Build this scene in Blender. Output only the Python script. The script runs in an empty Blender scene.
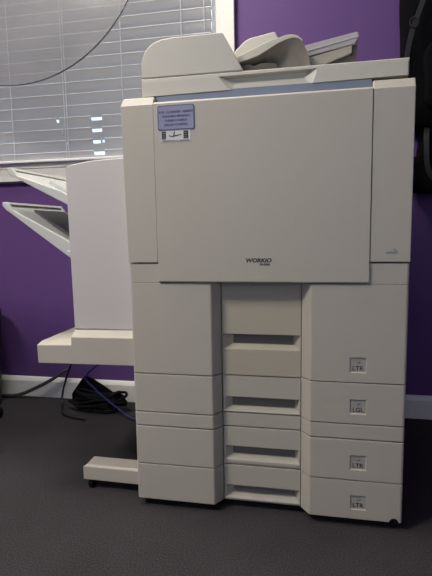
import bpy, bmesh, math, random
from mathutils import Vector, Matrix
random.seed(7)
S = bpy.context.scene
C = S.collection
PI = math.pi

# ------------------------------------------------------------------ materials
def mat(name, col, rough=0.5, metal=0.0, noise=0.0, nscale=8.0, bump=0.0, bscale=200.0, spec=0.5, alpha=1.0, trans=0.0):
    m = bpy.data.materials.new(name); m.use_nodes = True
    nt = m.node_tree; b = nt.nodes['Principled BSDF']
    b.inputs['Base Color'].default_value = (*col, 1)
    b.inputs['Roughness'].default_value = rough
    b.inputs['Metallic'].default_value = metal
    b.inputs['Specular IOR Level'].default_value = spec
    b.inputs['Alpha'].default_value = alpha
    b.inputs['Transmission Weight'].default_value = trans
    tc = nt.nodes.new('ShaderNodeTexCoord')
    if noise:
        n = nt.nodes.new('ShaderNodeTexNoise'); n.inputs['Scale'].default_value = nscale
        n.inputs['Detail'].default_value = 4
        r = nt.nodes.new('ShaderNodeMix'); r.data_type = 'RGBA'
        r.inputs[6].default_value = (*[c * (1 - noise) for c in col], 1)
        r.inputs[7].default_value = (*[min(1, c * (1 + noise)) for c in col], 1)
        nt.links.new(tc.outputs['Object'], n.inputs['Vector'])
        nt.links.new(n.outputs['Fac'], r.inputs[0]); nt.links.new(r.outputs[2], b.inputs['Base Color'])
    if bump:
        n2 = nt.nodes.new('ShaderNodeTexNoise'); n2.inputs['Scale'].default_value = bscale
        n2.inputs['Detail'].default_value = 3
        bp = nt.nodes.new('ShaderNodeBump'); bp.inputs['Strength'].default_value = bump
        bp.inputs['Distance'].default_value = 0.002
        nt.links.new(tc.outputs['Object'], n2.inputs['Vector'])
        nt.links.new(n2.outputs['Fac'], bp.inputs['Height']); nt.links.new(bp.outputs[0], b.inputs['Normal'])
    return m

CREAM = mat('cream_plastic', (0.475, 0.445, 0.375), 0.5, noise=0.025, nscale=5, bump=0.05, bscale=900)
CREAMW = mat('yellowed_cream_plastic', (0.455, 0.42, 0.325), 0.52, noise=0.02, nscale=6, bump=0.05, bscale=900)
CREAML = mat('pale_cream_plastic', (0.56, 0.54, 0.465), 0.45, noise=0.02, nscale=6)
GREYW = mat('cool_white_plastic', (0.56, 0.53, 0.51), 0.5, noise=0.02, nscale=5)
GREYT = mat('grey_white_tray_plastic', (0.55, 0.56, 0.53), 0.45, noise=0.03, nscale=9)
SLATE = mat('slate_blue_plastic', (0.18, 0.215, 0.29), 0.4, noise=0.05, nscale=10)
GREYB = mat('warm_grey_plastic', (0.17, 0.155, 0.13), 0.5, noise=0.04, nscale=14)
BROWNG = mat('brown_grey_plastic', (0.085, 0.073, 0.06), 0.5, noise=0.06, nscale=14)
TRAYP = mat('lilac_grey_tray_plastic', (0.42, 0.39, 0.40), 0.35, noise=0.04, nscale=20)
CORE = mat('inner_grey_chassis', (0.16, 0.15, 0.135), 0.7)
BLACK = mat('black_plastic', (0.012, 0.012, 0.014), 0.45)
RUBBER = mat('black_rubber', (0.004, 0.004, 0.005), 0.85, spec=0.2)
FABRIC = mat('black_fabric', (0.0035, 0.0035, 0.0045), 0.95, noise=0.3, nscale=60, bump=0.5, bscale=400, spec=0.08)
STRAP = mat('grey_black_webbing', (0.018, 0.018, 0.02), 0.7, bump=0.4, bscale=500)
SUPP = mat('taupe_plastic', (0.38, 0.35, 0.30), 0.5, noise=0.03, nscale=9)
CARD = mat('grey_cream_card', (0.41, 0.385, 0.345), 0.6)
INK = mat('dark_ink', (0.03, 0.028, 0.03), 0.6)
INKG = mat('grey_ink', (0.13, 0.12, 0.11), 0.6)
INKB = mat('blue_ink', (0.07, 0.07, 0.17), 0.6)
INKL = mat('pale_blue_grey_ink', (0.27, 0.30, 0.32), 0.6)
STKB = mat('blue_grey_foil_label', (0.25, 0.25, 0.35), 0.3, metal=0.25, noise=0.06, nscale=60)
STKE = mat('dark_blue_label_border', (0.10, 0.115, 0.19), 0.4)
WHITEL = mat('white_paper_label', (0.66, 0.65, 0.64), 0.6)
OFFW = mat('off_white_wall_paint', (0.62, 0.61, 0.58), 0.7, noise=0.03, nscale=3, bump=0.2, bscale=160)
WALL = mat('purple_paint', (0.120, 0.058, 0.205), 0.55, noise=0.04, nscale=3, bump=0.25, bscale=160, spec=0.35)
TRIM = mat('white_trim_paint', (0.85, 0.83, 0.77), 0.4, noise=0.02, nscale=5)
CEIL = mat('ceiling_white', (0.7, 0.7, 0.68), 0.9, noise=0.03, nscale=20)
BCABLE = mat('blue_cable_jacket', (0.010, 0.015, 0.10), 0.45)
GCABLE = mat('grey_cable_jacket', (0.055, 0.055, 0.065), 0.5)
CORDM = mat('white_cord', (0.75, 0.75, 0.76), 0.7)
STEEL = mat('dull_steel', (0.35, 0.35, 0.36), 0.35, metal=1.0)
OUT = mat('outdoor_ground_grey', (0.3, 0.32, 0.3), 0.9, noise=0.2, nscale=2)

# blinds : slightly translucent vinyl
BLINDE = mat('white_rail_and_slat_highlight', (0.86, 0.86, 0.86), 0.4)  # plain white on the rail; on slat edges it paints the lit lines
BLIND = mat('blind_vinyl', (0.68, 0.675, 0.68), 0.42, noise=0.02, nscale=3)
def _tr(m, fac, col):
    nt = m.node_tree; b = nt.nodes['Principled BSDF']; o = nt.nodes['Material Output']
    t = nt.nodes.new('ShaderNodeBsdfTranslucent'); t.inputs[0].default_value = (*col, 1)
    x = nt.nodes.new('ShaderNodeMixShader'); x.inputs[0].default_value = fac
    nt.links.new(b.outputs[0], x.inputs[1]); nt.links.new(t.outputs[0], x.inputs[2]); nt.links.new(x.outputs[0], o.inputs[0])
_tr(BLIND, 0.30, (0.78, 0.76, 0.74))

# clear acrylic : see-through, hazy; noise paints in patches of room reflection
CLEAR = mat('hazy_acrylic_painted_reflections', (0.24, 0.24, 0.25), 0.12, noise=0.85, nscale=3.2, alpha=0.32, spec=0.6)
CLEARE = mat('acrylic_dark_edge', (0.05, 0.053, 0.06), 0.2, alpha=0.75)
GLASS = mat('window_glass', (0.9, 0.95, 1.0), 0.02, alpha=0.12)

# carpet
CARPET = mat('charcoal_carpet', (0.040, 0.038, 0.042), 0.95, spec=0.1)
def carpet():
    nt = CARPET.node_tree; b = nt.nodes['Principled BSDF']; tc = nt.nodes['Texture Coordinate']
    n = nt.nodes.new('ShaderNodeTexNoise'); n.inputs['Scale'].default_value = 330; n.inputs['Detail'].default_value = 6
    n2 = nt.nodes.new('ShaderNodeTexNoise'); n2.inputs['Scale'].default_value = 5; n2.inputs['Detail'].default_value = 3
    r = nt.nodes.new('ShaderNodeValToRGB')
    r.color_ramp.elements[0].position = 0.36; r.color_ramp.elements[0].color = (0.027, 0.025, 0.027, 1)
    r.color_ramp.elements[1].position = 0.68; r.color_ramp.elements[1].color = (0.074, 0.068, 0.072, 1)
    mx = nt.nodes.new('ShaderNodeMix'); mx.data_type = 'RGBA'; mx.blend_type = 'MULTIPLY'; mx.inputs[0].default_value = 0.55
    r2 = nt.nodes.new('ShaderNodeValToRGB')
    r2.color_ramp.elements[0].position = 0.35; r2.color_ramp.elements[0].color = (0.75, 0.75, 0.75, 1)
    r2.color_ramp.elements[1].position = 0.65; r2.color_ramp.elements[1].color = (1, 1, 1, 1)
    bp = nt.nodes.new('ShaderNodeBump'); bp.inputs['Strength'].default_value = 0.5; bp.inputs['Distance'].default_value = 0.003
    L = nt.links.new
    L(tc.outputs['Object'], n.inputs['Vector']); L(tc.outputs['Object'], n2.inputs['Vector'])
    L(n.outputs['Fac'], r.inputs[0]); L(n2.outputs['Fac'], r2.inputs[0])
    L(r.outputs[0], mx.inputs[6]); L(r2.outputs[0], mx.inputs[7]); L(mx.outputs[2], b.inputs['Base Color'])
    L(n.outputs['Fac'], bp.inputs['Height']); L(bp.outputs[0], b.inputs['Normal'])
carpet()

# ------------------------------------------------------------------ helpers
def thing(name, loc, label, cat, group=None):
    o = bpy.data.objects.new(name, None); C.objects.link(o); o.location = loc
    o.empty_display_size = 0.1
    return tag(o, label, cat, group)
def tag(o, label, cat, group=None):
    o['label'] = label; o['category'] = cat
    if group: o['group'] = group
    return o
def place(o, parent):
    """world-space mesh under a thing whose base is elsewhere"""
    if parent is not None:
        o.parent = parent
        w = Vector((0, 0, 0)); p = parent
        while p is not None:
            w += p.location; p = p.parent
        o.data.transform(Matrix.Translation(-w))
    return o
def obj(name, bm, m, parent=None, bevel=0.0, seg=2, smooth=False, angle=40, weld=True):
    if weld: bmesh.ops.remove_doubles(bm, verts=bm.verts, dist=1e-6)
    bmesh.ops.recalc_face_normals(bm, faces=bm.faces)
    me = bpy.data.meshes.new(name); bm.to_mesh(me); bm.free()
    me.materials.append(m)
    o = bpy.data.objects.new(name, me); C.objects.link(o)
    place(o, parent)
    if bevel:
        b = o.modifiers.new('bevel', 'BEVEL'); b.width = bevel; b.segments = seg
        b.limit_method = 'ANGLE'; b.angle_limit = math.radians(30); b.harden_normals = False
    if smooth:
        for p in me.polygons: p.use_smooth = True
        me.set_sharp_from_angle(angle=math.radians(angle))
    return o
def struct(o):
    o['kind'] = 'structure'; return o
def box(bm, x0, x1, y0, y1, z0, z1):
    v = [bm.verts.new((x, y, z)) for x in (x0, x1) for y in (y0, y1) for z in (z0, z1)]
    for f in ((0, 1, 3, 2), (4, 6, 7, 5), (0, 4, 5, 1), (2, 3, 7, 6), (0, 2, 6, 4), (1, 5, 7, 3)):
        bm.faces.new([v[i] for i in f])
    return bm
def bx(*a): return box(bmesh.new(), *a)
def loft(rings, bm=None, closed=False, cap=True):
    bm = bm or bmesh.new()
    R = [[bm.verts.new(p) for p in r] for r in rings]
    n = len(R[0])
    for a, b in zip(R[:-1], R[1:]):
        for i in range(n):
            bm.faces.new((a[i], a[(i + 1) % n], b[(i + 1) % n], b[i]))
    if closed:
        a, b = R[-1], R[0]
        for i in range(n): bm.faces.new((a[i], a[(i + 1) % n], b[(i + 1) % n], b[i]))
    elif cap:
        bm.faces.new(R[0]); bm.faces.new(R[-1])
    return bm
def prism_y(poly, y0, y1, bm=None): return loft([[(x, y0, z) for x, z in poly], [(x, y1, z) for x, z in poly]], bm)
def prism_z(poly, z0, z1, bm=None): return loft([[(x, y, z0) for x, y in poly], [(x, y, z1) for x, y in poly]], bm)
def prism_x(poly, x0, x1, bm=None): return loft([[(x0, y, z) for y, z in poly], [(x1, y, z) for y, z in poly]], bm)
def lathe(prof, center, axis='z', n=24, bm=None):
    cx, cy, cz = center; rings = []
    for r, h in prof:
        ring = []
        for k in range(n):
            a = 2 * PI * k / n; u, v = r * math.cos(a), r * math.sin(a)
            ring.append({'z': (cx + u, cy + v, cz + h), 'y': (cx + u, cy + h, cz + v), 'x': (cx + h, cy + u, cz + v)}[axis])
        rings.append(ring)
    return loft(rings, bm)
def smooth_path(pts, n=8):
    P = [Vector(p) for p in pts]; out = []
    for i in range(len(P) - 1):
        p0 = P[max(i - 1, 0)]; p1 = P[i]; p2 = P[i + 1]; p3 = P[min(i + 2, len(P) - 1)]
        for k in range(n):
            t = k / n
            out.append(0.5 * ((2 * p1) + (-p0 + p2) * t + (2 * p0 - 5 * p1 + 4 * p2 - p3) * t * t + (-p0 + 3 * p1 - 3 * p2 + p3) * t ** 3))
    out.append(P[-1]); return out
def tube(pts, r, n=8, bm=None, sub=8):
    P = smooth_path(pts, sub) if sub else [Vector(p) for p in pts]
    rings = []; up = Vector((0.13, 0.21, 0.97)).normalized()
    for i, p in enumerate(P):
        d = (P[min(i + 1, len(P) - 1)] - P[max(i - 1, 0)]).normalized()
        u = d.cross(up); 
        if u.length < 1e-3: u = d.cross(Vector((1, 0, 0)))
        u.normalize(); v = d.cross(u).normalized()
        rings.append([tuple(p + r * (math.cos(2 * PI * k / n) * u + math.sin(2 * PI * k / n) * v)) for k in range(n)])
    return loft(rings, bm)
def cut(o, cutter_bm):
    """cut a recess out of o's mesh"""
    bmesh.ops.recalc_face_normals(cutter_bm, faces=cutter_bm.faces)
    me = bpy.data.meshes.new('c'); cutter_bm.to_mesh(me); cutter_bm.free()
    c = bpy.data.objects.new('c', me); C.objects.link(c)
    w = Vector((0, 0, 0)); p = o
    while p is not None: w += p.location; p = p.parent
    c.data.transform(Matrix.Translation(-w)); c.matrix_world = Matrix.Translation(w)
    bpy.context.view_layer.update()
    md = o.modifiers.new('cut', 'BOOLEAN'); md.operation = 'DIFFERENCE'; md.object = c; md.solver = 'EXACT'
    # keep bevel after the cut
    mods = [m for m in o.modifiers if m.type == 'BEVEL']
    spec = [(m.width, m.segments) for m in mods]
    for m in mods: o.modifiers.remove(m)
    dg = bpy.context.evaluated_depsgraph_get(); dg.update()
    new = bpy.data.meshes.new_from_object(o.evaluated_get(dg))
    o.modifiers.clear(); o.data = new
    bpy.data.objects.remove(c)
    for w_, s_ in spec:
        b = o.modifiers.new('bevel', 'BEVEL'); b.width = w_; b.segments = s_
        b.limit_method = 'ANGLE'; b.angle_limit = math.radians(30)
def text(name, body, size, x, y, z, m, parent, align='LEFT', sx=1.0, shear=0.0, bold=0.0):
    """lettering on a front (-y) face, baseline at z"""
    cu = bpy.data.curves.new(name, 'FONT'); cu.body = body; cu.size = size; cu.align_x = align
    cu.extrude = 0.0003; cu.shear = shear; cu.offset = bold; cu.resolution_u = 3
    t = bpy.data.objects.new(name, cu); C.objects.link(t)
    bpy.context.view_layer.update()
    dg = bpy.context.evaluated_depsgraph_get()
    me = bpy.data.meshes.new_from_object(t.evaluated_get(dg)); bpy.data.objects.remove(t)
    me.transform(Matrix.Diagonal((sx, 1, 1, 1))); me.transform(Matrix.Rotation(PI / 2, 4, 'X')); me.transform(Matrix.Translation((x, y, z)))
    me.materials.clear(); me.materials.append(m)
    o = bpy.data.objects.new(name, me); C.objects.link(o); return place(o, parent)

# ------------------------------------------------------------------ room
WY = 0.732                      # face of the wall behind the copier
X0, X1, Y0, ZC = -2.2, 1.9, -2.9, 2.5
wx0, wx1, wz0, wz1 = -1.25, 0.085, 0.985, 1.99      # window opening
floor = struct(obj('floor', bx(X0 - .1, X1 + .1, Y0 - .1, WY + .12, -0.06, 0), CARPET))
struct(obj('ceiling', bx(X0 - .1, X1 + .1, Y0 - .1, WY + .12, ZC, ZC + .08), CEIL))
bm = bmesh.new()
box(bm, X0 - .1, wx0, WY, WY + .12, 0, ZC); box(bm, wx1, X1 + .1, WY, WY + .12, 0, ZC)
box(bm, wx0, wx1, WY, WY + .12, 0, wz0); box(bm, wx0, wx1, WY, WY + .12, wz1, ZC)
struct(obj('wall_back', bm, WALL, weld=False))
struct(obj('wall_left', bx(X0 - .1, X0, Y0, WY, 0, ZC), WALL))
struct(obj('wall_right', bx(X1, X1 + .1, Y0, WY, 0, ZC), WALL))
bm = bmesh.new()
box(bm, X0 - .1, -.9, Y0 - .1, Y0, 0, ZC); box(bm, 1.3, X1 + .1, Y0 - .1, Y0, 0, ZC)
box(bm, -.9, 1.3, Y0 - .1, Y0, 0, .9); box(bm, -.9, 1.3, Y0 - .1, Y0, 2.1, ZC)
struct(obj('wall_front', bm, WALL, weld=False))
w2 = thing('fill_window', (.2, Y0, .9), 'added unseen window opposite the photocopier for frontal fill light', 'window'); w2['kind'] = 'structure'  # added window out of view, a source for the frontal fill
bm = bmesh.new()
for a in ((-.9, -.86), (.18, .22), (1.26, 1.3)): box(bm, a[0], a[1], Y0 - .08, Y0 - .04, .9, 2.1)
for a in ((.9, .94), (2.06, 2.1)): box(bm, -.9, 1.3, Y0 - .078, Y0 - .042, a[0], a[1])
obj('window_frame', bm, TRIM, w2, weld=False)
obj('pane', bx(-.89, 1.29, Y0 - .062, Y0 - .058, .91, 2.09), GLASS, w2)
def base_prof(): return [(WY, 0), (WY - .014, 0), (WY - .014, .070), (WY - .009, .080), (WY - .004, .087), (WY, .087)]
struct(obj('baseboard_back', prism_x(base_prof(), X0, X1), TRIM, bevel=.001))
struct(obj('baseboard_left', bx(X0, X0 + .014, Y0, WY - .015, 0, .087), TRIM, bevel=.002))
struct(obj('baseboard_right', bx(X1 - .014, X1, Y0, WY - .015, 0, .087), TRIM, bevel=.002))
# window: frame, glass, stool, apron, casings
win = thing('window_1', ((wx0 + wx1) / 2, WY, wz0), 'white framed window behind closed blinds', 'window'); win['kind'] = 'structure'
bm = bmesh.new()
for a in ((wx0, wx0 + .03), (wx1 - .03, wx1), (-.60, -.565)): box(bm, a[0], a[1], WY + .06, WY + .10, wz0, wz1)
for a in ((wz0, wz0 + .022), (wz1 - .03, wz1)): box(bm, wx0, wx1, WY + .062, WY + .098, a[0], a[1])
obj('window_frame', bm, TRIM, win, weld=False)
obj('pane', bx(wx0 + .01, wx1 - .01, WY + .078, WY + .082, wz0 + .01, wz1 - .01), GLASS, win)
bm = bmesh.new()
box(bm, wx1, wx1 + .068, WY - .022, WY, .99, 2.06)
box(bm, wx0 - .068, wx0, WY - .022, WY, .99, 2.06)
box(bm, wx0, wx1, WY - .022, WY, 1.99, 2.06)
struct(obj('trim_1', bm, TRIM, bevel=.002, weld=False))
struct(obj('windowsill_1', prism_x([(WY, .966), (WY - .030, .966), (WY - .033, .969), (WY - .033, .984), (WY - .030, .987), (WY, .987)], wx0 - .10, wx1 + .10), TRIM, bevel=.001))
struct(obj('trim_2', prism_x([(WY, .9655), (WY - .029, .9655), (WY - .028, .955), (WY - .026, .940), (WY - .025, .919), (WY, .915)], wx0 - .07, wx1 + .07), TRIM))

# ------------------------------------------------------------------ blinds
bl = thing('window_blinds', (-.58, .695, .99), 'grey white horizontal slat blinds, closed, covering the window above the sill', 'blinds')
PITCH = .0435; SW = .050; TILT = math.radians(66)
bm = bmesh.new()
nsl = 21
def slat(bm, zc, notches):
    """one curved slat, upper edge toward the room; notches = list of (xa, xb, depth)"""
    xs = [wx0 + .012]
    for a, b, d in sorted(notches): xs += [a, a + .0005, b - .0005, b]
    xs += [wx1 - .012]
    def dep(x):
        for a, b, d in notches:
            if a + .0002 < x < b - .0002: return d
        return 0
    rings = []
    for x in xs:
        top = []; bot = []
        d = dep(x)
        for k in range(7):
            t = -SW / 2 + (SW - d) * k / 6
            bow = .0028 * (1 - (2 * t / SW) ** 2)
            for lst, th in ((top, .0014), (bot, -.0014)):
                dy = -t * math.cos(TILT) - (bow + th) * math.sin(TILT)
                dz = t * math.sin(TILT) - (bow + th) * math.cos(TILT)
                lst.append((x, .696 + dy, zc + dz))
        rings.append(top + bot[::-1])
    loft(rings, bm)
NOTCH = {0: [(-.402, -.356, .018)],
         1: [(-.404, -.372, .018), (-.365, -.355, .016), (-.5165, -.508, .018)],
         2: [(-.406, -.364, .018), (-.532, -.528, .015)],
         3: [(-.408, -.362, .018), (-.555, -.542, .018)]}
ZB = 1.0255 - .025
for k in range(nsl):
    slat(bm, ZB + .0215 + (k - .2) * PITCH - .013, NOTCH.get(k, []))
obj('slats', bm, BLIND, bl, smooth=True, angle=50, weld=False)
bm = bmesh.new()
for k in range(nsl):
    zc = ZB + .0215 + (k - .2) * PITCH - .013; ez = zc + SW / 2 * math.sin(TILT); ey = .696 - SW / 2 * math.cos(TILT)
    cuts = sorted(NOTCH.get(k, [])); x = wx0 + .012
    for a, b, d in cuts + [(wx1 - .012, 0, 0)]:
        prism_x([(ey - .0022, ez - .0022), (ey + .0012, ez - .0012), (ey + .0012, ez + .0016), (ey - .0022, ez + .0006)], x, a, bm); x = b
obj('slat_edge_highlight', bm, BLINDE, bl, weld=False)  # whiter strips put the bright lit line of each slat into colour
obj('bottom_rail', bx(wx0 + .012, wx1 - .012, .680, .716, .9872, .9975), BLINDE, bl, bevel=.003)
obj('head_rail', bx(wx0 + .008, wx1 - .008, .672, .722, 1.935, 1.985), BLIND, bl, bevel=.003)
bm = bmesh.new()
for x in (-1.00, -.742, -.505, -.272, -.037, .049):
    for dx in ((0,) if x != -.505 else (0, -.010)):
        tube([(x + dx, .681, .9975), (x + dx, .680, 1.45), (x + dx, .681, 1.935)], .0013, 6, bm, sub=3)
obj('ladder_cord', bm, CORDM, bl, weld=False)

# ------------------------------------------------------------------ copier
cp = thing('photocopier', (.325, .3, 0), 'large cream office photocopier with four paper drawers, standing by the window on the carpet', 'photocopier')
Wd = .65
# chassis
bm = bmesh.new()
box(bm, .003, Wd - .003, .05, .60, .045, .985)
obj('chassis', bm, CORE, cp)
bm = bmesh.new()
box(bm, 0, .0028, .0605, .605, .03, .985); box(bm, Wd - .0028, Wd, .0605, .605, .03, .985); box(bm, .0, Wd, .6005, .606, .03, .985)
obj('side_cover', bm, CREAM, cp, bevel=.0008, weld=False)
# casters under the copier
for x, y in ((.06, .09), (.59, .09), (.06, .53), (.59, .53)):
    c = obj('caster', lathe([(.002, -.011), (.020, -.010), (.022, -.006), (.022, .006), (.020, .010), (.002, .011)], (x, y, .022), 'x', 20), RUBBER, cp)
obj('base_plate', bx(.02, .63, .06, .59, .036, .05), BLACK, cp)
# upper shoulders beside the door
def shoulder(x0, x1):
    prof = [(.06, .633), (-.0035, .633), (-.0035, 1.0005), (.008, 1.0205), (.06, 1.0205)]
    b = prism_x(prof, x0, x1)
    for v in b.verts:                       # the outer face leans out a little towards the top
        if v.co.z > .9 and abs(v.co.x) < .001: v.co.x -= .006 if v.co.z < 1.01 else .001
    return b
obj('shoulder_panel', shoulder(0, .0752), CREAM, cp, bevel=.0018)
sp = obj('shoulder_panel', shoulder(.5652, Wd), CREAM, cp, bevel=.0018)
# top deck behind the shoulders
obj('top_deck', bx(.001, Wd - .001, .062, .60, .986, 1.014), CREAM, cp, bevel=.003)
obj('platen_unit', prism_x([(.024, .99), (.0205, 1.004), (.0215, 1.0295), (.59, 1.0295), (.59, .99)], .0755, .5645), SLATE, cp, bevel=.001)
# faint blue-grey arrow-like mark on the right shoulder
bm = bmesh.new()
prism_y([(.598, .652), (.612, .6525), (.6165, .656), (.611, .6575), (.598, .6555)], -.0041, -.0033, bm)
prism_y([(.607, .6535), (.617, .6515), (.624, .6545), (.618, .663), (.612, .6625), (.616, .657)], -.0042, -.0033, bm)
obj('arrow_mark', bm, INKL, sp, weld=False)
# front door
door = obj('front_door', prism_x([(.045, .5855), (-.004, .5855), (-.006, .589), (-.006, 1.001), (-.003, 1.005), (.014, 1.005), (.045, 1.0)], .0762, .5642), CREAM, cp, bevel=.0009)
text('lettering', 'WORKiO', .0128, .2885, -.0060, .6335, INK, door, sx=1.12, shear=.2, bold=.0006)
text('lettering', 'DP-3530', .0062, .3215, -.0060, .6262, INK, door, sx=1.05, bold=.0004)
# blue-grey dealer plate
bm = bmesh.new()
def rrect(x0, x1, z0, z1, r, n=4):
    P = []
    for cx, cz, a0 in ((x1 - r, z1 - r, 0), (x0 + r, z1 - r, 90), (x0 + r, z0 + r, 180), (x1 - r, z0 + r, 270)):
        for k in range(n + 1):
            a = math.radians(a0 + 90 * k / n); P.append((cx + r * math.cos(a), cz + r * math.sin(a)))
    return P
plate = obj('information_plate', prism_y(rrect(.0865, .1745, .9395, .9955, .005), -.0074, -.006, bm), STKE, door)
obj('plate_face', prism_y(rrect(.0890, .1720, .9420, .9930, .004), -.0079, -.0072), STKB, plate)
bm = bmesh.new()
def strokes(bm, x0, x1, z, h, y, seed, dens=1.0):
    rnd = random.Random(seed); x = x0
    while x < x1:
        w = rnd.uniform(.0012, .0019)
        if rnd.random() < .12: x += w; continue
        k = rnd.choice((0, 1, 2)); t = .00055
        prism_y([(x, z), (x + t, z), (x + t, z + h), (x, z + h)], y, y + .0004, bm)
        if k != 1: prism_y([(x + w - t, z), (x + w, z), (x + w, z + h), (x + w - t, z + h)], y, y + .0004, bm)
        zz = z + h * (0 if k == 1 else .45)
        prism_y([(x, zz), (x + w, zz), (x + w, zz + t), (x, zz + t)], y, y + .0004, bm)
        x += w + .0006
for x0, x1, z, h, s in ((.0905, .1705, .9775, .0052, 1), (.0985, .1640, .9683, .0046, 2), (.1050, .1560, .9590, .0046, 3), (.1010, .1600, .9492, .0050, 4)):
    strokes(bm, x0, x1, z, h, -.0083, s)
obj('lettering', bm, INKB, plate, weld=False)
# white stock label under it
lab = obj('paper_label', prism_y([(.0935, .9130), (.1640, .9140), (.1640, .9385), (.0935, .9385)], -.0068, -.006), WHITEL, door)
bm = bmesh.new()
prism_y([(.0950, .9195), (.1055, .9195), (.1055, .9375), (.0950, .9375)], -.0072, -.0066, bm)
prism_y([(.1475, .9195), (.1590, .9195), (.1590, .9375), (.1475, .9375)], -.0072, -.0066, bm)
prism_y([(.1220, .9245), (.1250, .9245), (.1275, .9370), (.1250, .9360)], -.0072, -.0066, bm)
prism_y([(.1130, .9260), (.1210, .9240), (.1330, .9265), (.1430, .9285), (.1430, .9300), (.1320, .9290), (.1210, .9265), (.1130, .9285)], -.0071, -.0066, bm)
strokes(bm, .0955, .162, .9148, .0026, -.0072, 9)
obj('lettering', bm, INK, lab, weld=False)
for x in (.0970, .1495):
    bm = bmesh.new()
    for k in range(3): prism_y([(x, .9225 + k * .005), (x + .0060, .9225 + k * .005), (x + .0060, .9229 + k * .005), (x, .9229 + k * .005)], -.0075, -.007, bm)
    obj('reversed_lettering', bm, WHITEL, lab, weld=False)

# ---- fronts: left cheek, centre grip panel, right cheek for each row
CX0, CX1, CY = .2235, .4150, .031       # centre column
def cheekL(z0, z1): return prism_z([(.0, .05), (.0, .006), (.002, .0015), (.006, 0), (.2020, 0), (.2050, .002), (.2215, .029), (.2220, .05)], z0, z1)
def cheekR(z0, z1): return prism_z([(Wd, .05), (Wd, .006), (Wd - .002, .0015), (Wd - .006, 0), (.4390, 0), (.4360, .002), (.4165, .029), (.4162, .05)], z0, z1)
def window_cut(x0, x1, z0, z1, d=.0035):
    return loft([[(x0 - .0006, -.003, z0 - .0015), (x1 + .0006, -.003, z0 - .0015), (x1 + .0006, -.003, z1 + .0004), (x0 - .0006, -.003, z1 + .0004)],
                 [(x0, d, z0 + .002), (x1, d, z0 + .002), (x1, d, z1), (x0, d, z1)]])
def size_window(o, parent, x0, x1, z0, z1, txt):
    cut(o, window_cut(x0, x1, z0, z1))
    w = obj('paper_size_card', bx(x0 + .0003, x1 - .0003, .0028, .0036, z0 + .0022, z1 - .0003), CARD, parent)
    xm = (x0 + x1) / 2
    text('paper_size_lettering', txt, .0150, xm, .0027, z0 + .0052, INK, parent, 'CENTER', sx=.98, bold=.00025)
    b = bmesh.new()                                   # small sheet-orientation symbol above the letters
    zc = z1 - .0115
    for q in ((xm - .010, xm - .0095), (xm + .0045, xm + .005)): box(b, q[0], q[1], .0024, .0029, zc - .003, zc + .006)
    box(b, xm - .010, xm + .005, .0024, .0029, zc + .0055, zc + .006); box(b, xm - .0045, xm + .008, .0024, .0029, zc + .0005, zc + .001)
    prism_y([(xm - .003, zc - .004), (xm + .004, zc - .0005), (xm + .0045, zc + .0025), (xm + .002, zc + .001)], .0024, .0029, b)
    obj('sheet_symbol', b, INKG, parent, weld=False)
def grip_cut(xa, xb, za, zb, ia, ib, ja, jb, d):
    return loft([[(xa, CY - .01, za), (xb, CY - .01, za), (xb, CY - .01, zb), (xa, CY - .01, zb)],
                 [(xa, CY, za), (xb, CY, za), (xb, CY, zb), (xa, CY, zb)],
                 [(ia, CY + d, ja), (ib, CY + d, ja), (ib, CY + d, jb), (ia, CY + d, jb)]])
# top drawer group (bypass / first drawer)
d1 = obj('drawer', bx(CX0, CX1, CY, CY + .035, .3500, .632), CREAMW, cp, bevel=.0012)
cut(d1, grip_cut(.2250, .4140, .4175, .4555, .2500, .3960, .4290, .4545, .020))
def step(o_bm): return o_bm
l = obj('side_panel', prism_z([(.0, .05), (.0, .006), (.002, .0015), (.006, 0), (.079, 0), (.079, .05)], .5835, .6305), CREAM, d1, bevel=.0012)
l = obj('side_panel', cheekL(.3565, .5832), CREAM, d1, bevel=.0012)
r = obj('side_panel', cheekR(.3565, .5832), CREAM, d1, bevel=.0012)
r2 = obj('side_panel', prism_z([(Wd, .05), (Wd, .006), (Wd - .002, .0015), (Wd - .006, 0), (.5645, 0), (.5645, .05)], .5835, .6305), CREAM, d1, bevel=.0012)
size_window(r, d1, .5270, .5620, .3790, .4140, 'LTR')

def drawer(zt, zb, st, sb, txt, wz, lz=None, notch=False):
    d = obj('drawer', bx(CX0, CX1, CY, CY + .037, zb, zt), CREAM, cp, bevel=.0012)
    cut(d, grip_cut(.2290, .4120, sb, st, .2560, .3920, sb + .010, st - .001, .034))
    # raised lip along the bottom of the grip
    obj('grip_lip', prism_x([(CY, zb + .003), (CY - .0015, zb + .004), (CY - .0018, sb - .004), (CY, sb - .001)], CX0 + .002, CX1 - .002), CREAM, d, bevel=.0008)
    lz = zb if lz is None else lz
    obj('side_panel', cheekL(lz, zt), CREAM, d, bevel=.0012)
    if notch:
        bm = cheekR(zb, zt)
    else: bm = cheekR(zb, zt)
    r = obj('side_panel', bm, CREAM, d, bevel=.0012)
    size_window(r, d, *wz, txt)
    if notch:
        c = lathe([(.0105, -.05), (.0105, .1)], (.632, 0, zb - .0005), 'y', 20)
        cut(r, c)
    return d
drawer(.3540, .2570, .2960, .2625, 'LGL', (.5290, .5640, .2800, .3150))
m = obj('divider_panel', bx(CX0, CX1, CY, CY + .03, .2205, .2545), CREAM, cp, bevel=.0012)
obj('side_panel', cheekL(.2205, .2545), CREAM, m, bevel=.0012)
obj('side_panel', cheekR(.2205, .2545), CREAM, m, bevel=.0012)
drawer(.2175, .1190, .1670, .1350, 'LTR', (.5310, .5660, .1440, .1795))
drawer(.1165, .0220, .0625, .0320, 'LTR', (.5330, .5680, .0450, .0805), notch=True)
obj('levelling_foot', lathe([(.004, 0), (.009, .001), (.009, .02), (.004, .021)], (.632, .020, .020), 'y', 20), BLACK, cp)

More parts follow.
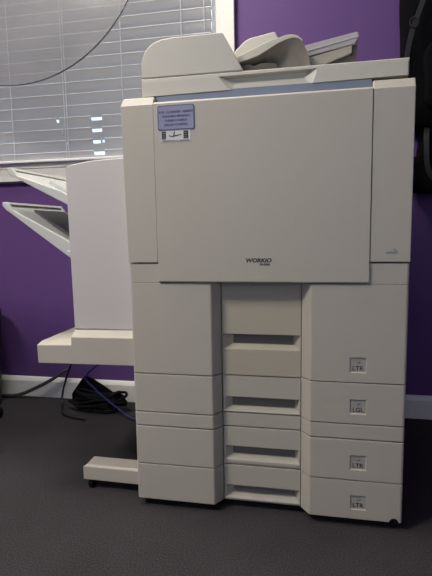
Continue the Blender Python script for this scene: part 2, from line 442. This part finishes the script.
# ---- document feeder / platen lid
lid_rings = []
for x, yb, ym in ((.041, .022, .022), (.0435, .020, .020), (.6365, .020, .020), (.639, .022, .022)):
    zt = 1.066; zl = 1.0245 + .009 * x
    lid_rings.append([(x, .585, zl), (x, yb - .001, zl), (x, yb - .001, zl + .003), (x, ym - .001, 1.0560), (x, .0195, 1.064), (x, .0225, zt), (x, .585, zt)])
lid = obj('platen_lid', loft(lid_rings), CREAML, cp, bevel=.0010)
cut(lid, loft([[(.2550, .012, 1.0200), (.4350, .012, 1.0200), (.4510, .012, 1.0590), (.2220, .012, 1.0580)],
               [(.2540, .0185, 1.0200), (.4360, .0185, 1.0200), (.4500, .0185, 1.0585), (.2240, .0185, 1.0575)],
               [(.2640, .0330, 1.0450), (.4180, .0330, 1.0450), (.4280, .0330, 1.0550), (.2500, .0330, 1.0540)]]))
hp = [(.041, 1.0670), (.0415, 1.098), (.044, 1.112), (.050, 1.125), (.060, 1.137), (.073, 1.1455), (.092, 1.151), (.120, 1.1535), (.234, 1.1535), (.238, 1.151), (.284, 1.0670)]
obj('feeder_housing', prism_y(hp, .0205, .52), CREAML, cp, bevel=.0025, seg=3, smooth=True, angle=35)
# arched output cover with a dark block for its shaded opening
edge = [(.262, 1.1040), (.285, 1.1085), (.311, 1.1160), (.333, 1.1270), (.355, 1.1385), (.375, 1.1460), (.392, 1.1490), (.404, 1.1470), (.414, 1.1400), (.423, 1.1210), (.429, 1.1050), (.434, 1.0670)]
top = [(.262, 1.1180), (.290, 1.1290), (.320, 1.1410), (.348, 1.1500), (.374, 1.1562), (.390, 1.1570), (.402, 1.1535), (.413, 1.1440)]
band = [(x, z) for x, z in top] + [(x, z) for x, z in reversed(edge[:9])][0:] 
bm = loft([[(x, .080, z) for x, z in band], [(x, .36, z) for x, z in band]])
obj('output_cover', bm, CREAML, cp, bevel=.001, smooth=True, angle=40)
# grey concave end face of the cover, sinking to painted shade at its left
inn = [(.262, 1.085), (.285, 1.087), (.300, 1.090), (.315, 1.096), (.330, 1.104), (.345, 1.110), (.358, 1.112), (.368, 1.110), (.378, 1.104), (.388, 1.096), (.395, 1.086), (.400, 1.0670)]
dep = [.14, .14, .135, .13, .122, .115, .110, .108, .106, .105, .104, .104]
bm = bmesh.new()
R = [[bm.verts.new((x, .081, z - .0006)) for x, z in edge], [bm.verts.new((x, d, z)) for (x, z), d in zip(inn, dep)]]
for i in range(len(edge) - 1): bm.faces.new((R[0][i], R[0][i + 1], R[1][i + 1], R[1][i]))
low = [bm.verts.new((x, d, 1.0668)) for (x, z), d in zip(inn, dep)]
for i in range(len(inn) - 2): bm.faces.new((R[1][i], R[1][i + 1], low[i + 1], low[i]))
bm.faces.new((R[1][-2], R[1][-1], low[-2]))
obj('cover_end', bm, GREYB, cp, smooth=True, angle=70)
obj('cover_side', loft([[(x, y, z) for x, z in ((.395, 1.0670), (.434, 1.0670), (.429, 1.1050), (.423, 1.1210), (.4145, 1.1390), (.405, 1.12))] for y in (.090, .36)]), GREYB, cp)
obj('opening_shade', loft([[(x, y, z) for x, z in ((.270, 1.0672), (.263, 1.1010), (.285, 1.1030), (.300, 1.0960), (.318, 1.1020), (.352, 1.0990), (.372, 1.0672))] for y in (.088, .12)]), BROWNG, cp, bevel=.002)  # solid block, its dark colour stands for shade inside the opening
# rear hinge cover
obj('rear_cover', prism_y([(.226, 1.0670), (.226, 1.155), (.239, 1.176), (.262, 1.196), (.276, 1.202), (.333, 1.2115), (.341, 1.212), (.351, 1.192), (.372, 1.180), (.372, 1.0670)], .20, .50), CREAML, cp, bevel=.003)
# input tray (tilted upper plate) and the wedge that carries it
tr = obj('input_tray', prism_y([(.4145, 1.1225), (.4145, 1.1500), (.5385, 1.1712), (.5430, 1.1690), (.5445, 1.1600), (.5360, 1.1445)], .14, .45), TRAYP, cp, bevel=.0015)
obj('paper_guide', prism_y([(.4145, 1.1540), (.5405, 1.1750), (.5405, 1.1720), (.4145, 1.1508)], .16, .43), GREYT, tr)
obj('tray_rib', prism_y([(.4145, 1.1335), (.5440, 1.1590), (.5440, 1.1610), (.4145, 1.1360)], .1375, .1400), GREYT, tr)
obj('tray_support', prism_y([(.4145, 1.0860), (.4145, 1.1195), (.5290, 1.1425), (.5285, 1.1250)], .142, .44), SUPP, cp, bevel=.001)
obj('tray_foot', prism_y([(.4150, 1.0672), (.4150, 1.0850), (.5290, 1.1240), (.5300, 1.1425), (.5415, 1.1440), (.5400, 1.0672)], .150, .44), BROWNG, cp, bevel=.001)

# ------------------------------------------------------------------ finisher
fn = thing('paper_finisher', (-.1, .28, 0), 'cream sorter with two sloping trays attached to the left side of the photocopier', 'sorter')
obj('housing', prism_y([(-.1835, .4520), (-.1870, .8740), (-.1720, .8815), (-.108, .8905), (-.0035, .8935), (-.0035, .4520)], .055, .50), GREYW, fn, bevel=.0025)
r0 = [(-.2820, .3610), (-.2830, .4110), (-.1830, .4135), (-.1830, .4350), (-.0040, .4370), (-.0040, .3640)]
r1 = [(-.2830, .3610), (-.2830, .4170), (-.1900, .4260), (-.1830, .4500), (-.0040, .4515), (-.0040, .3640)]
obj('transport_base', loft([[(x, .030, z) for x, z in r0], [(x, .056, z) for x, z in r1], [(x, .50, z) for x, z in r1]]), CREAM, fn, bevel=.0018)
# floor leg with a caster
lg = obj('floor_leg', loft([[(x, .052, z) for x, z in ((-.1790, .0280), (-.1790, .0655), (-.0030, .0640), (-.0030, .0260))],
                            [(x, .057, z) for x, z in ((-.1720, .0290), (-.1700, .0705), (-.0030, .0690), (-.0030, .0260))],
                            [(x, .105, z) for x, z in ((-.1720, .0290), (-.1700, .0705), (-.0030, .0690), (-.0030, .0260))]]), CREAM, fn, bevel=.0015)
obj('caster', lathe([(.002, -.008), (.012, -.007), (.0135, -.004), (.0135, .004), (.012, .007), (.002, .008)], (-.160, .066, .0136), 'x', 20), RUBBER, fn)
obj('caster_stem', bx(-.170, -.150, .060, .076, .024, .0295), BLACK, fn)
# rear frame that carries the housing
obj('rear_post', bx(-.16, -.02, .44, .49, .0, .3605), BLACK, fn)
# trays
def tray(front, tipz, h, name='tray', y0=.12, y1=.42):
    (xt, zt), (xr, zr), (xr2, zr2) = front            # tip, lower right, upper right of the front rim
    th = .006
    # floor plate
    t = obj(name, loft([[(xt + .004, y, zt - .004), (xr, y, zr + .004 + (zr2 - zr) * .25), (xr, y, zr - .0), (xt + .002, y, zt - .012)] for y in (y0 + .003, y1)]), GREYT, fn, bevel=.001)
    # front rim: tapering side wall, rounded outer edge
    rim = [(xt, zt), (xt + .012, zt + .001), (xt + .030, zt - .022), (xr2 - .045, zr2 + .026), (xr2, zr2), (xr, zr), (xt + .010, zt - .021), (xt, zt - .010)]
    obj('tray_rim', loft([[(x, y0 - .004, z) for x, z in rim], [(x, y0 + .010, z) for x, z in rim]]), GREYT, t, bevel=.002, seg=3)
    obj('tray_rim', loft([[(x, y1 - .008, z) for x, z in rim], [(x, y1 + .004, z) for x, z in rim]]), GREYT, t, bevel=.002)
    obj('tray_rim', loft([[(xt, y, zt), (xt + .010, y, zt + .001), (xt + .016, y, zt - .006), (xt + .006, y, zt - .012)] for y in (y0 + .01, y1 - .008)]), GREYT, t, bevel=.0015)
    return t
t2 = tray(((-.4180, .7960), (-.1920, .6190), (-.1920, .6680)), 0, 0)
t1 = tray(((-.3960, .8900), (-.1920, .7700), (-.1920, .7960)), 0, 0)
# dark grey sheet over the floor of the lower tray, paper stop of the upper tray
obj('tray_dark_sheet', loft([[(-.385, y, .7775), (-.200, y, .6560), (-.200, y, .6480), (-.385, y, .7690)] for y in (.22, .40)]), mat('dark_grey_tray_sheet', (.10, .10, .105), .5), t2)
obj('paper_stop', loft([[(-.297, y, .8460), (-.290, y, .8560), (-.200, y, .8080), (-.200, y, .7960)] for y in (.16, .40)]), GREYT, t1, bevel=.001)
obj('tray_bracket', bx(-.205, -.188, .075, .13, .645, .660), GREYW, t2, bevel=.002)
obj('tray_bracket', bx(-.196, -.188, .075, .16, .690, .782), GREYW, t2, bevel=.002)

# ------------------------------------------------------------------ cords and cables on the floor behind the finisher
def cord(name, pts, r, m, label, cat): return tag(obj(name, tube(pts, r, 8), m, smooth=True, angle=80), label, cat)
cord('power_cord', [(-.17, .625, .30), (-.40, .62, .335), (-.495, .628, .27), (-.515, .634, .19), (-.548, .638, .11), (-.560, .63, .06), (-.550, .60, .018), (-.50, .53, .006), (-.40, .50, .006)], .0042, BLACK,
     'thin black power cord looping down to the carpet beneath the sorter', 'cord')
cord('grey_cable', [(-.57, .708, .135), (-.60, .702, .118), (-.655, .699, .083), (-.73, .696, .045), (-.80, .690, .016), (-.86, .690, .0085), (-.98, .696, .0080), (-1.12, .700, .008)], .0072, GCABLE,
     'grey cable sagging across the white baseboard to the floor at the left', 'cable')
bm = bmesh.new(); rnd = random.Random(3)
for k in range(9):
    a = rnd.uniform(.075, .115); b = rnd.uniform(.02, .034); z = .018 + k * .0065; cx = -.39 + rnd.uniform(-.03, .03); cy = .600 + rnd.uniform(-.01, .01)
    pts = [(cx + a * math.cos(2 * PI * t / 14), cy + b * math.sin(2 * PI * t / 14), z + .012 * math.sin(2 * PI * t / 7 + k)) for t in range(15)]
    tube(pts, .0055, 6, bm, sub=3)
coil = tag(obj('coiled_cable', bm, RUBBER, smooth=True, angle=80, weld=False), 'tangled heap of black cable on the carpet below the sorter', 'cable')
# black power adapter block leaning in the heap
bm = loft([[(-.545, .668, .002), (-.34, .668, .002), (-.34, .668, .035), (-.415, .668, .080), (-.448, .668, .100), (-.480, .668, .118), (-.497, .668, .105), (-.545, .668, .040)],
           [(-.540, .700, .002), (-.34, .700, .002), (-.34, .700, .030), (-.415, .700, .078), (-.448, .700, .098), (-.480, .700, .112), (-.497, .700, .100), (-.540, .700, .040)]])
tag(obj('cable_bag', bm, FABRIC, bevel=.008, seg=3), 'small slumped black pouch against the baseboard behind the cable heap', 'pouch')
cord('network_cable', [(-.10, .53, .31), (-.30, .53, .24), (-.405, .535, .165), (-.375, .535, .118), (-.335, .532, .085), (-.285, .53, .050), (-.22, .52, .015), (-.165, .515, .0045)], .0036, BCABLE,
     'thin blue network cable lying over the black cable heap', 'cable')

# ------------------------------------------------------------------ black backpack hanging on the wall at the right
bp = thing('backpack', (.90, .73, 1.0), 'black backpack hanging on the purple wall to the right of the photocopier', 'backpack')
def pillow(x0, x1, z0, z1, yb, yf, p=3.4, nx=22, nz=22, wob=.004, shear=0.0):
    bm = bmesh.new(); rnd = random.Random(11)
    cx, cz = (x0 + x1) / 2, (z0 + z1) / 2; hx, hz = (x1 - x0) / 2, (z1 - z0) / 2
    rings = []
    for j in range(1, 12):
        t = -1 + 2 * j / 12
        s = (1 - abs(t) ** 2.6) ** (1 / 2.6)
        y = (yb + yf) / 2 + (yf - yb) / 2 * t
        ring = []
        for k in range(48):
            a = 2 * PI * k / 48; c, si = math.cos(a), math.sin(a)
            rr = (abs(c) ** p + abs(si) ** p) ** (-1 / p)
            w = 1 + wob * math.sin(5 * a + 1) / hx
            ring.append((cx + hx * rr * c * (0.80 + .20 * s) * w + shear * rr * si, y, cz + hz * rr * si * (0.86 + .14 * s) * w))
        rings.append(ring)
    return loft(rings, bm)
obj('main_compartment', pillow(.715, 1.10, 1.022, 1.60, .7315, .575, p=6), FABRIC, bp, smooth=True, angle=70)
obj('front_pocket', pillow(.775, 1.03, 1.06, 1.30, .60, .545), FABRIC, bp, smooth=True, angle=70)
obj('bottom_pouch', pillow(.783, 1.06, .900, 1.12, .7315, .600, p=6), FABRIC, bp, smooth=True, angle=70)
obj('side_pouch', pillow(.762, 1.04, .818, .952, .7315, .600, p=6), FABRIC, bp, smooth=True, angle=70)
def ribbon(pts, w, t, bm=None, sub=6):
    P = smooth_path(pts, sub); rings = []
    for i, p in enumerate(P):
        d = (P[min(i + 1, len(P) - 1)] - P[max(i - 1, 0)]).normalized()
        n = Vector((0, -1, 0)); u = d.cross(n).normalized() * w / 2; n = n * t / 2
        rings.append([tuple(p + u + n), tuple(p - u + n), tuple(p - u - n), tuple(p + u - n)])
    return loft(rings, bm)
st = obj('strap', ribbon([(.80, .575, 1.55), (.782, .566, 1.46), (.765, .563, 1.40), (.748, .563, 1.35), (.738, .565, 1.32), (.728, .572, 1.27), (.722, .585, 1.20)], .015, .003), STRAP, bp)
bm = bmesh.new()
loft([[(.740 + rr * math.cos(2 * PI * k / 16), .558 + dy, 1.336 + rr * 1.2 * math.sin(2 * PI * k / 16)) for rr, dy in ((.011, -.002), (.014, -.002), (.014, .002), (.011, .002))] for k in range(16)], bm, closed=True)
obj('buckle', bm, STRAP, st)
obj('strap', ribbon([(.80, .62, 1.05), (.795, .595, .98), (.80, .59, .90), (.82, .59, .86)], .016, .003), STRAP, bp)
hk = thing('wall_hook', (.88, WY, 1.62), 'steel hook on the purple wall above the black backpack', 'hook')
obj('hook_plate', bx(.865, .895, WY - .004, WY, 1.62, 1.68), STEEL, hk, bevel=.001)
obj('hook_arm', tube([(.88, WY - .003, 1.655), (.88, WY - .035, 1.640), (.88, WY - .045, 1.65), (.88, WY - .048, 1.668)], .004, 8), STEEL, hk, smooth=True)
obj('carry_loop', tube([(.845, .68, 1.59), (.855, .688, 1.635), (.88, .692, 1.648), (.905, .688, 1.635), (.915, .68, 1.59)], .006, 8), FABRIC, bp, smooth=True, angle=80)

# ------------------------------------------------------------------ clear round panel hanging before the window
cd = thing('clear_round_panel', (-.564, .45, 1.22), 'large clear hazy round plastic panel with painted reflections and thin dark rim hanging before the window blinds', 'plastic panel')
RC = .4855; cc = (-.564, .45, 1.6985)
bm = lathe([(RC - .001, -.002), (RC - .001, .002)], cc, 'y', 96)
obj('panel', bm, CLEAR, cd)
bm = bmesh.new()
loft([[(cc[0] + rr * math.cos(2 * PI * k / 96), cc[1] + dy, cc[2] + rr * math.sin(2 * PI * k / 96)) for rr, dy in ((RC - .001, -.003), (RC + .0012, -.003), (RC + .0012, .003), (RC - .001, .003))] for k in range(96)], bm, closed=True)
obj('rim', bm, CLEARE, cd)
obj('hanger', tube([(cc[0], .45, 2.184), (cc[0], .45, 2.3), (cc[0], .45, ZC)], .003, 8, sub=0), STEEL, cd)

# ------------------------------------------------------------------ waste bin and office chair at the left edge
wb = thing('waste_bin', (-.937, .57, 0), 'black waste bin just showing at the left edge of the picture near the baseboard', 'bin')
obj('bin_body', lathe([(.108, 0), (.112, .004), (.133, .385), (.137, .395), (.133, .398), (.128, .385), (.106, .008), (.002, .008)], (-.937, .57, 0), 'z', 32), BLACK, wb, smooth=True)
oc = thing('office_chair', (-.86, .20, 0), 'black swivel office chair whose caster just shows at the left edge of the picture', 'office chair')
cx, cy = -.86, .20
for k in range(5):
    a = 2 * PI * k / 5 - .06
    ex, ey = cx + .29 * math.cos(a), cy + .29 * math.sin(a)
    l = obj('base_leg', tube([(cx + .02 * math.cos(a), cy + .02 * math.sin(a), .105), (cx + .16 * math.cos(a), cy + .16 * math.sin(a), .095), (ex, ey, .068)], .014, 8), BLACK, oc, smooth=True)
    obj('caster', lathe([(.002, -.018), (.020, -.017), (.022, -.012), (.022, -.002), (.008, -.001), (.008, .001), (.022, .002), (.022, .012), (.020, .017), (.002, .018)], (ex, ey, .0222), 'y' if k % 2 else 'x', 18), RUBBER, l)
    obj('caster_stem', lathe([(.006, .036), (.006, .062)], (ex, ey, 0), 'z', 10), STEEL, l)
obj('gas_column', lathe([(.028, .085), (.028, .22), (.016, .225), (.016, .42)], (cx, cy, 0), 'z', 18), BLACK, oc, smooth=True)
def cushion(x0, x1, y0, y1, z0, z1):
    return bx(x0, x1, y0, y1, z0, z1)
obj('seat', cushion(cx - .22, cx + .17, cy - .23, cy + .13, .42, .50), FABRIC, oc, bevel=.035, seg=4, smooth=True, angle=80)
obj('shade_backrest', cushion(cx - .25, cx + .25, cy - .31, cy - .24, .56, 1.14), FABRIC, oc, bevel=.028, seg=4, smooth=True, angle=80)  # out of view; turned and enlarged to shade the lower left wall
obj('back_bracket', tube([(cx, cy - .05, .415), (cx, cy - .25, .40), (cx, cy - .335, .50), (cx, cy - .315, .70)], .016, 8), BLACK, oc, smooth=True)

# ------------------------------------------------------------------ ceiling lamp (the room's light) + added front fill + sky
em = bpy.data.materials.new('lamp_diffuser'); em.use_nodes = True
b = em.node_tree.nodes['Principled BSDF']; b.inputs['Emission Color'].default_value = (1, .95, .86, 1); b.inputs['Emission Strength'].default_value = 3.0
def ceiling_light(LX, LY, h, e, label):
    cl = thing('ceiling_light', (LX, LY, ZC - .06), label, 'ceiling light')
    obj('lamp_frame', loft([[(LX + sx * q, LY + sy * q, z) for sx, sy in ((-1, -1), (1, -1), (1, 1), (-1, 1))] for q, z in ((h + .03, ZC - .04), (h + .03, ZC), (h, ZC), (h, ZC - .04))], closed=True), TRIM, cl)
    obj('diffuser', bx(LX - h + .002, LX + h - .002, LY - h + .002, LY + h - .002, ZC - .03, ZC - .02), em, cl)
    la = bpy.data.lights.new('ceiling_lamp', 'AREA'); la.shape = 'SQUARE'; la.size = 2 * h; la.energy = e; la.color = (1, .94, .86)
    lo = bpy.data.objects.new('ceiling_lamp', la); C.objects.link(lo); lo.location = (LX, LY, ZC - .045)
ceiling_light(-.35, .05, .28, 22, 'square white ceiling light panel above the window blinds and sorter')
ceiling_light(-1.00, -1.25, .28, 50, 'square white ceiling light panel in the middle of the room')
la = bpy.data.lights.new('front_fill_light', 'AREA'); la.shape = 'RECTANGLE'; la.size = 2.1; la.size_y = 1.1; la.energy = 2; la.color = (.93, .97, 1)  # added soft fill from behind the camera, set at the unseen window
lo = bpy.data.objects.new('front_fill_light', la); C.objects.link(lo); lo.location = (.2, Y0 + .02, 1.5); lo.rotation_euler = (PI / 2, 0, 0)

wd = bpy.data.worlds.new('daylight'); S.world = wd; wd.use_nodes = True
nt = wd.node_tree; bg = nt.nodes['Background']
sky = nt.nodes.new('ShaderNodeTexSky'); sky.sky_type = 'HOSEK_WILKIE'; sky.turbidity = 4; sky.sun_direction = (.3, -.6, .5)
mixw = nt.nodes.new('ShaderNodeMix'); mixw.data_type = 'RGBA'; mixw.inputs[0].default_value = .55
mixw.inputs[7].default_value = (.62, .80, 1.0, 1)
nt.links.new(sky.outputs[0], mixw.inputs[6]); nt.links.new(mixw.outputs[2], bg.inputs[0]); bg.inputs[1].default_value = 2.6
struct(obj('ground_outside', bx(-6, 6, WY + .2, 12, -.3, -.2), OUT))

# ------------------------------------------------------------------ camera
cam = bpy.data.cameras.new('camera'); co = bpy.data.objects.new('camera', cam); C.objects.link(co)
cam.sensor_fit = 'VERTICAL'; cam.sensor_height = 24; cam.lens = 485 / 576 * 24; cam.clip_start = .02
yaw, pitch, roll = .2035, .1214, -.0168
f = Vector((-math.sin(yaw) * math.cos(pitch), math.cos(yaw) * math.cos(pitch), -math.sin(pitch)))
r = Vector((math.cos(yaw), math.sin(yaw), 0)); u = r.cross(f)
r2_ = math.cos(roll) * r + math.sin(roll) * u; u2 = -math.sin(roll) * r + math.cos(roll) * u
M = Matrix((r2_, u2, -f)).transposed().to_4x4(); M.translation = (.4476, -1.12, .7118)
co.matrix_world = M
cam.dof.use_dof = False
S.camera = co
S.view_settings.view_transform = 'Standard'; S.view_settings.look = 'None'
S.view_settings.gamma = 1; S.view_settings.use_curve_mapping = False
S.view_settings.exposure = 0.2
